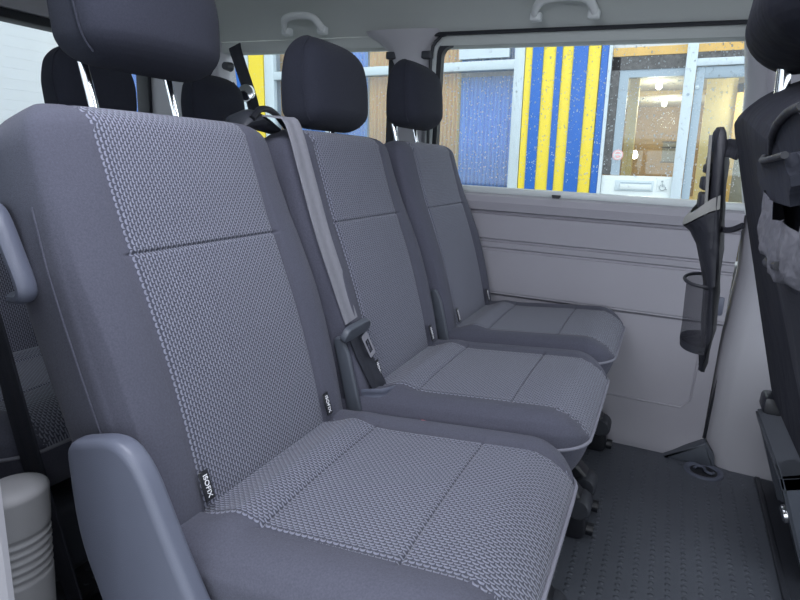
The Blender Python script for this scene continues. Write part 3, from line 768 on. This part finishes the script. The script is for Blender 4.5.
# mesh pocket
bm = bmesh.new(); sec = []
for z, dep in ((.560, .040), (.568, .046), (.60, .046), (.65, .044), (.690, .042)):
    sec.append([(hx(z)-.004 - max(0, math.sin(a_))**.8*dep, 1.31 + .046*math.cos(a_), z + .006*math.cos(a_)) for a_ in PA])
rings(bm, sec, closed=False); hpart('mesh_pocket', bm, MESH)
bm = bmesh.new(); tube(bm, [(.098 - max(0, math.sin(a_))**.8*.044, 1.31 + .046*math.cos(a_), .692 + .006*math.cos(a_)) for a_ in PA] + [(.098, 1.264, .686), (.098, 1.31, .692), (.098, 1.356, .698)], .0035, 8); hpart('pocket_rim', bm, BNYL)
bm = bmesh.new(); sec = [[(.108 - max(0, math.sin(a_))**.8*.044*k, 1.31 + .045*math.cos(a_)*k, .556 + .006*math.cos(a_)+e) for a_ in PA] for k, e in ((.05, 0), (.6, -.004), (1, .0), (1.04, .016))]
rings(bm, sec, closed=False); hpart('pocket_base', bm, BNYL)
bm = bmesh.new(); ribbon(bm, [(.082, 1.29, .945), (.088, 1.25, .946), (.094, 1.22, .944), (.100, 1.19, .940)], (.1, 0, 1), .016, .002, 4); hpart('hanging_strap', bm, BNYL)
bm = bmesh.new(); ribbon(bm, [(.100, 1.28, .80), (.106, 1.24, .800), (.115, 1.21, .805), (.125, 1.18, .815)], (.1, 0, 1), .005, .002, 4); hpart('lower_strap', bm, BNYL)

# ------------------------------------------------------------------ outside
S_ = 1.52
def A(u): return u*S_
def H(v): return (v-1.75)*S_ + 1.9045
ASPH = mat('wet_asphalt', (.24, .245, .25), .6, noise=.25, nscale=12, bump=.4, bscale=80)
bm = bmesh.new(); box(bm, (-30, -25, -.70), (25, 30, -.56)); struct(obj('ground', bm, ASPH, smooth=False), 'grey asphalt outside the van', 'ground')
RENDW = mat('white_render', (.60, .62, .62), .8, noise=.05, nscale=3)
YEL = mat('yellow_board_paint', (.86, .66, .035), .45, noise=.05, nscale=20)
BLU = mat('blue_board_paint', (.003, .115, .47), .4, noise=.08, nscale=20)
UPVC = mat('white_window_plastic', (.56, .64, .67), .35)
ALU = mat('grey_blue_door_metal', (.34, .42, .48), .4)
ALUL = mat('pale_door_metal', (.58, .66, .70), .35)
SPK = mat('dark_speckled_panel', (.085, .083, .08), .5, noise=1.2, nscale=30)
TAN = mat('tan_pinboard', (.40, .28, .13), .85, noise=.45, nscale=60)
WARM = mat('warm_yellow_paint', (.78, .60, .26), .6, noise=.10, nscale=4)
INCEIL = mat('room_ceiling', (.42, .40, .35), .8)
AMB = mat('amber_timber', (.72, .45, .13), .5, noise=.2, nscale=8)
CURB = mat('blue_curtain_cloth', (.12, .34, .85), .9, noise=.18, nscale=30)
CURO = mat('orange_curtain_cloth', (.88, .50, .14), .9, noise=.12, nscale=30)
GREYB = mat('grey_paper', (.30, .29, .25), .8, noise=.2, nscale=40)
LAMP = mat('lamp_glow', (1, .95, .85), .4, emit=(1, .92, .75), estr=8)
PINK = mat('pink_sticker', (.78, .42, .42), .5, noise=.3, nscale=60)
PAPER = mat('white_panel', (.70, .75, .74), .45)
FB = Matrix.Translation((-.703, 7.0, -.549)) @ Matrix.Rotation(-.03, 4, 'Y')
bl = thing('shop_building', 'white building front with blue and yellow stripes seen through the large window', 'building'); bl.matrix_world = FB
def bx(name, a0, a1, h0, h1, y0, y1, m, parent=None, bev=0.):
    bm = bmesh.new(); box(bm, (A(a0), y0, H(h0)), (A(a1), y1, H(h1)), bev); return obj(name, bm, m, parent or bl, smooth=bev > 0)
GV = 1.75-1.9045/S_    # pavement level in facade units
bm = bmesh.new()
box(bm, (A(-5.4), 0, 0), (A(-2.88), .25, H(4.2))); box(bm, (A(-2.88), 0, 0), (A(.02), .25, H(1.20))); box(bm, (A(-2.88), 0, H(2.75)), (A(3), .25, H(4.2))); box(bm, (A(-.575), .0, H(1.2)), (A(.02), .25, H(2.75))); box(bm, (A(1.3), 0, 0), (A(4), .25, H(2.75)))
obj('facade_wall', bm, RENDW, bl, smooth=False)
for (a0, a1, m, nm) in ((-.572, -.520, YEL, 'yellow_board'), (-.520, -.443, BLU, 'blue_board'), (-.443, -.352, YEL, 'yellow_board'), (-.352, -.308, BLU, 'blue_board'), (-.308, -.230, YEL, 'yellow_board'), (-.230, -.131, BLU, 'blue_board'), (-.131, -.046, YEL, 'yellow_board'), (-.040, .008, BLU, 'blue_board')):
    bx(nm, a0, a1, GV, 2.75, -.06 if m is BLU else -.045, .01, m, bev=.004)
bx('corner_strip', .010, .032, GV, 2.75, -.07, .02, ALUL)
bx('blue_panel', -3.60, -3.135, GV, 3.0, -.05, .01, BLU); bx('white_strip', -3.132, -3.065, GV, 3.0, -.06, .01, UPVC); bx('yellow_panel', -3.062, -2.905, GV, 3.0, -.05, .01, YEL)
bx('blue_panel', -4.6, -4.0, GV, 3.0, -.05, .01, BLU); bx('yellow_panel', -3.95, -3.65, GV, 3.0, -.05, .01, YEL)
# long glazed band with white frame
wf = bx('window_frame', -2.90, -2.80, 1.20, 2.75, -.04, .12, UPVC, bev=.006)
for a0, a1 in ((-2.28, -2.22), (-1.63, -1.57), (-.655, -.578)): bx('mullion', a0, a1, 1.20, 2.75, -.04, .12, UPVC, wf, .006)
bx('transom', -2.86, -.60, 2.145, 2.212, -.035, .11, UPVC, wf, .006); bx('window_sill', -2.90, -.575, 1.16, 1.235, -.09, .12, UPVC, wf, .008); bx('head_rail', -2.90, -.575, 2.70, 2.76, -.04, .12, UPVC, wf, .006)
for a0, a1 in ((-2.80, -2.28), (-2.22, -1.63), (-1.57, -.655)):
    for h0, h1 in ((1.235, 2.145), (2.212, 2.70)): bx('pane', a0, a1, h0, h1, .03, .036, SHOPGL, wf)
bx('opening_light_frame', -1.09, -.70, 2.232, 2.70, -.02, .05, ALUL, wf)
# entrance screen
sf = bx('entrance_frame', .500, .566, GV, 2.75, -.06, .10, ALUL, bev=.005)
sp = bx('speckled_surround', .034, .088, 1.395, 2.19, -.02, .05, SPK, sf); bx('speckled_header', .034, .500, 2.105, 2.19, -.02, .05, SPK, sf)
bx('inner_frame_post', .090, .150, 1.395, 2.105, -.01, .05, ALU, sf); bx('inner_frame_head', .150, .500, 2.055, 2.105, -.01, .05, ALU, sf)
bx('amber_rail', .034, .500, 2.195, 2.25, -.01, .06, AMB, sf); bx('amber_rail', .566, 1.3, 2.20, 2.25, -.01, .06, AMB, sf); bx('upper_panel', .034, 1.3, 2.25, 2.75, .0, .06, RENDW, sf)
pn = bx('lower_panel', .034, .500, GV, 1.392, -.03, .05, PAPER, sf, .004)
ms = bx('mail_slot', .130, .385, 1.288, 1.362, -.045, -.028, UPVC, pn, .004)
bx('mail_flap', .165, .372, 1.298, 1.335, -.056, -.040, PAPER, pn, .006); bx('slot_edge', .165, .372, 1.340, 1.346, -.050, -.042, ALU, pn)
bx('screen_pane', .150, .500, 1.395, 2.055, .02, .026, SHOPGL, sf)
bx('door_lintel', .566, 1.30, 2.108, 2.155, -.055, .08, ALUL, sf, .004); bx('speckled_header', .566, 1.30, 2.158, 2.198, -.02, .05, SPK, sf)
dr = bx('door_stile', .570, .622, GV, 2.104, -.03, .03, ALU, sf, .004); bx('door_head', .622, 1.25, 2.032, 2.104, -.03, .03, ALU, dr, .003); bx('door_stile', 1.20, 1.26, GV, 2.104, -.03, .03, ALU, dr, .004); bx('door_pane', .622, 1.20, GV+.1, 2.032, -.003, .003, SHOPGL, dr)
bm = bmesh.new(); lathe(bm, (A(.585), -.03, H(1.975)), (0, -1, 0), [(.020, 0), (.020, .008), (.010, .012)], 18); obj('door_bolt', bm, UPVC, dr)
bm = bmesh.new(); lathe(bm, (A(.535), -.06, H(1.93)), (0, -1, 0), [(.014, 0), (.014, .006)], 14); obj('frame_plug', bm, ALU, sf)
# room behind the entrance
bm = bmesh.new()
box(bm, (A(-2.95), .30, H(1.18)-.05), (A(1.8), 4.0, H(1.18)-.02)); 
box(bm, (A(-.10), .26, GV), (A(-.06), 4.0, H(2.75))); box(bm, (A(1.75), .26, 0), (A(1.80), 4.0, H(2.75)))
obj('room_shell', bm, WARM, bl, smooth=False)
bm = bmesh.new(); box(bm, (A(-.10), 3.95, 0), (A(1.80), 4.0, H(2.75))); obj('room_back_wall', bm, TAN, bl, smooth=False)
bm = bmesh.new(); box(bm, (A(-2.95), .26, H(2.42)), (A(-.1), 2.6, H(2.47))); box(bm, (A(-.06), .26, H(2.095)), (A(1.75), 3.95, H(2.14))); obj('room_ceiling', bm, INCEIL, bl, smooth=False)
bm = bmesh.new(); box(bm, (A(-2.95), 1.2, 0), (A(-.12), 1.25, H(2.75))); obj('partition', bm, RENDW, bl, smooth=False)
bx('inner_jamb', .135, .205, 1.2, 2.10, .55, .70, WARM); bx('inner_beam', -.05, .70, 2.06, 2.095, 1.75, 1.85, WARM)
bx('inner_wall', .66, .86, 1.0, 2.40, .75, .85, WARM); fr_ = bx('inner_door_frame', .86, .90, 1.0, 2.05, .70, .84, AMB); bx('inner_door_head', .86, 1.3, 1.99, 2.05, .70, .84, AMB, fr_)
bx('inner_door_view', .90, 1.3, 1.0, 1.99, .80, .84, GREYB, fr_)
def out_tag(o, label, cat, group=None):
    tag(o, label, cat, group); o.parent = None; o.matrix_world = FB
    return o
# curtains, pleated
def curtain(a0, a1, h0, h1, m, label, amp=.020, wl=.05):
    bm = bmesh.new(); n = int((A(a1)-A(a0))/.006); rs = []
    for h in (h0, h1): rs.append([(A(a0)+.006*k, .20 + amp*math.sin(2*PI*k*.006/wl) + .006*math.sin(k*.37), H(h)) for k in range(n+1)] )
    v = rings(bm, rs, closed=False)
    o = obj('curtain', bm, m, angle=180); md = o.modifiers.new('thick', 'SOLIDIFY'); md.thickness = .004
    out_tag(o, label, 'curtain', 'curtains in the white framed windows')
curtain(-1.11, -.62, 1.20, 2.12, CURB, 'blue pleated curtain beside the yellow and blue stripes')
curtain(-1.11, -.62, 2.20, 2.70, CURB, 'short blue curtain in the top light beside the stripes')
curtain(-1.62, -1.115, 1.20, 2.70, CURO, 'orange curtain left of the large blue curtain')
curtain(-2.26, -1.95, 1.20, 2.70, CURB, 'blue curtain showing between the middle headrest and the pillar')
curtain(-1.93, -1.63, 1.20, 2.70, CURO, 'orange curtain just left of the grey window pillar')
curtain(-2.84, -2.70, 1.20, 2.70, CURO, 'narrow orange curtain right of the yellow wall panel')
curtain(-2.69, -2.28, 1.20, 2.70, CURB, 'blue curtain left of the middle headrest')
# things by the entrance
def local_box(name, a0, a1, h0, h1, y0, y1, m, bev=0.):
    bm = bmesh.new(); box(bm, (A(a0), y0, H(h0)), (A(a1), y1, H(h1)), bev); return obj(name, bm, m, smooth=bev > 0)
nb = out_tag(local_box('notice_sheet', .40, .60, 1.505, 1.665, 1.50, 1.52, GREYB), 'grey notice sheet with dark bars inside the entrance', 'notice')
for h in (1.497, 1.618, 1.662): 
    o = local_box('dark_bar', .39, .60, h, h+.008, 1.485, 1.50, BLK); o.parent = nb
bm = bmesh.new(); lathe(bm, (A(.128), -.012, H(1.535)), (0, -1, 0), [(.056, 0), (.056, .002), (.001, .003)], 28)
st = obj('round_sticker', bm, PINK); out_tag(st, 'round pale pink sticker on the dark entrance frame', 'sticker')
bm = bmesh.new(); lathe(bm, (A(.128), -.014, H(1.535)), (0, -1, 0), [(.044, 0), (.044, .002), (.034, .002), (.034, .0)], 28); o = obj('sticker_ring', bm, PAPER, st)
bm = bmesh.new(); box(bm, (A(.102), -.0165, H(1.531)), (A(.154), -.015, H(1.541))); obj('sticker_bar', bm, PAPER, st)
# wheelchair sign
bm = bmesh.new(); ca, ch = A(.445), H(1.325)
GSGN = mat('sign_grey', (.30, .35, .36), .5)
wsg = out_tag(local_box('access_sign', .408, .488, 1.29, 1.372, -.036, -.031, PAPER), 'small wheelchair access sign on the white panel below the entrance window', 'sign')
bm.free(); bm = bmesh.new(); yq = -.0385
tube(bm, [(ca + .030*math.cos(t), yq, ch-.012 + .030*math.sin(t)) for t in [math.radians(120)+k/16*math.radians(250) for k in range(17)]], .0045, 6)
tube(bm, [(ca-.006, yq, ch+.032), (ca-.004, yq, ch), (ca+.022, yq, ch-.002), (ca+.034, yq, ch-.034), (ca+.046, yq, ch-.032)], .0045, 6)
tube(bm, [(ca-.004, yq, ch+.014), (ca+.018, yq, ch+.014)], .004, 6)
disc(bm, (ca-.008, yq+.003, ch+.050), (0, -1, 0), .010, .006, 14)
obj('wheelchair_symbol', bm, GSGN, wsg)
for a, h, y, lab in ((.335, 2.065, .72, 'glowing ceiling lamp highest inside the entrance'), (.36, 2.055, 2.6, 'glowing ceiling lamp lower and right inside the entrance'), (.205, 1.56, 1.0, 'small glowing wall lamp low inside the entrance')):
    bm = bmesh.new(); lathe(bm, (A(a), y, H(h)-.06), (0, 0, 1), [(.012, 0), (.032, .02), (.034, .05), (.022, .085), (.010, .10)], 18)
    lp = out_tag(obj('ceiling_lamp', bm, LAMP), lab, 'lamp')
for i, (a, h, y, e) in enumerate(((.30, 1.95, .9, 4), (1.0, 1.9, .5, 5), (.40, 1.9, 2.8, 11))):
    l = bpy.data.lights.new('room_light', 'POINT'); l.energy = e; l.color = (1, .93, .76); l.shadow_soft_size = .12
    lo = bpy.data.objects.new('room_light', l); COL.objects.link(lo); lo.matrix_world = FB @ Matrix.Translation((A(a), y, H(h)))
# pale clad building behind the tailgate
WCLAD, nt, b = nodes_of('white_cladding')
tc = nt.nodes.new('ShaderNodeTexCoord'); wv = nt.nodes.new('ShaderNodeTexWave'); wv.bands_direction = 'Z'; wv.wave_profile = 'SAW'; wv.inputs['Scale'].default_value = 2.0; wv.inputs['Distortion'].default_value = .15
nt.links.new(tc.outputs['Object'], wv.inputs['Vector'])
bp = nt.nodes.new('ShaderNodeBump'); bp.inputs['Distance'].default_value = .05; nt.links.new(wv.outputs['Fac'], bp.inputs['Height']); nt.links.new(bp.outputs['Normal'], b.inputs['Normal'])
b.inputs['Base Color'].default_value = (.86, .88, .88, 1); b.inputs['Roughness'].default_value = .6
rbld = thing('clad_building', 'white horizontally clad building seen through the rear tailgate window', 'building', (-9.5, 6.0, -.56))
bm = bmesh.new(); box(bm, (-.3, -9, .9), (0, 2.6, 6)); obj('clad_wall', bm, WCLAD, rbld, smooth=False)
bm = bmesh.new(); box(bm, (-.3, -9, 0), (.05, 2.6, .9)); obj('plinth', bm, mat('grey_brick_plinth', (.30, .32, .33), .8, noise=.3, nscale=8), rbld, smooth=False)

# rain on the big pane
bm = bmesh.new()
def drop(x, y, z, r, sq):
    n = 6; ring0 = [bm.verts.new((x + r*math.cos(2*PI*k/n), y, z + sq*r*math.sin(2*PI*k/n))) for k in range(n)]
    ring1 = [bm.verts.new((x + .6*r*math.cos(2*PI*k/n), y + .5*r, z + .6*sq*r*math.sin(2*PI*k/n))) for k in range(n)]
    t = bm.verts.new((x, y+.65*r, z))
    for k in range(n):
        l = (k+1) % n
        bm.faces.new((ring0[k], ring0[l], ring1[l], ring1[k])); bm.faces.new((ring1[k], ring1[l], t))
for _ in range(2400):
    drop(random.uniform(-.76, .27), 2.0372, random.uniform(.845, 1.265), random.uniform(.0008, .0023)*random.choice((.7, .9, 1, 1.2)), random.uniform(.9, 1.7))
for _ in range(420):
    drop(random.uniform(-1.72, -.97), 2.0372, random.uniform(.845, 1.265), random.uniform(.0008, .0022), random.uniform(.9, 1.7))
tag(obj('rain_drops', bm, DROP), 'rain drops beaded on the outside of the side windows', 'raindrops', kind='stuff')

# ------------------------------------------------------------------ light and camera
FILLENS = mat('fill_lens', (.9, .92, .95), .3, emit=(.92, .96, 1), estr=3)  # glowing lens for the added fill lamps
for x, y, z, tilt, L_, e, lab in ((.08, .85, 1.436, 0, .22, DE, 'unseen oblong fill lamp added under the headlining ahead of the seat row'), (-.38, .42, 1.405, -.45, .5, DD, 'unseen long fill lamp added under the headlining above the door opening')):  # two unseen lamps added to brighten the van interior
    t = thing('fill_lamp', lab, 'lamp', (x, y, z)); t.rotation_euler.x = -tilt
    bm = bmesh.new(); box(bm, (-L_/2-.02, -.07, -.018), (L_/2+.02, .07, .012), .006); obj('fill_lamp_frame', bm, HND, t)
    bm = bmesh.new(); box(bm, (-L_/2, -.055, -.024), (L_/2, .055, -.016), .003); obj('fill_lamp_lens', bm, FILLENS, t)
    l = bpy.data.lights.new('fill_light', 'AREA'); l.shape = 'RECTANGLE'; l.size = L_; l.size_y = .11; l.energy = e; l.color = (.85, .875, 1)
    lo = bpy.data.objects.new('fill_light', l); COL.objects.link(lo); lo.matrix_world = Matrix.Translation((x, y, z)) @ Matrix.Rotation(-tilt, 4, 'X') @ Matrix.Translation((0, 0, -.03))
w = bpy.data.worlds.new('overcast'); scene.world = w; w.use_nodes = True
nt = w.node_tree; bg = nt.nodes['Background']
tc = nt.nodes.new('ShaderNodeTexCoord'); sp = nt.nodes.new('ShaderNodeSeparateXYZ'); nt.links.new(tc.outputs['Generated'], sp.inputs[0])
cr = nt.nodes.new('ShaderNodeValToRGB'); nt.links.new(sp.outputs['Z'], cr.inputs['Fac'])
cr.color_ramp.elements[0].position = 0; cr.color_ramp.elements[0].color = (.80, .88, 1.0, 1)
cr.color_ramp.elements[1].position = .8; cr.color_ramp.elements[1].color = (.92, .96, 1.0, 1)
nt.links.new(cr.outputs['Color'], bg.inputs['Color']); bg.inputs['Strength'].default_value = 1.0

cam = bpy.data.cameras.new('camera'); co = bpy.data.objects.new('camera', cam); COL.objects.link(co)
R = ((0.91127187, 0.13767417, -0.38811003), (0.40914459, -0.19572579, 0.89123068), (0.0467363, -0.97094657, -0.23468805))
M = Matrix(((R[0][0], -R[0][1], -R[0][2], 0), (R[1][0], -R[1][1], -R[1][2], 0), (R[2][0], -R[2][1], -R[2][2], .9027), (0, 0, 0, 1)))
co.matrix_world = M
cam.sensor_width = 36; cam.sensor_fit = 'HORIZONTAL'; cam.lens = 36*592/800; cam.clip_start = .02
scene.camera = co
vs = scene.view_settings; vs.view_transform = 'Standard'; vs.look = 'None'; vs.gamma = 1; vs.use_curve_mapping = False; vs.exposure = 1.3
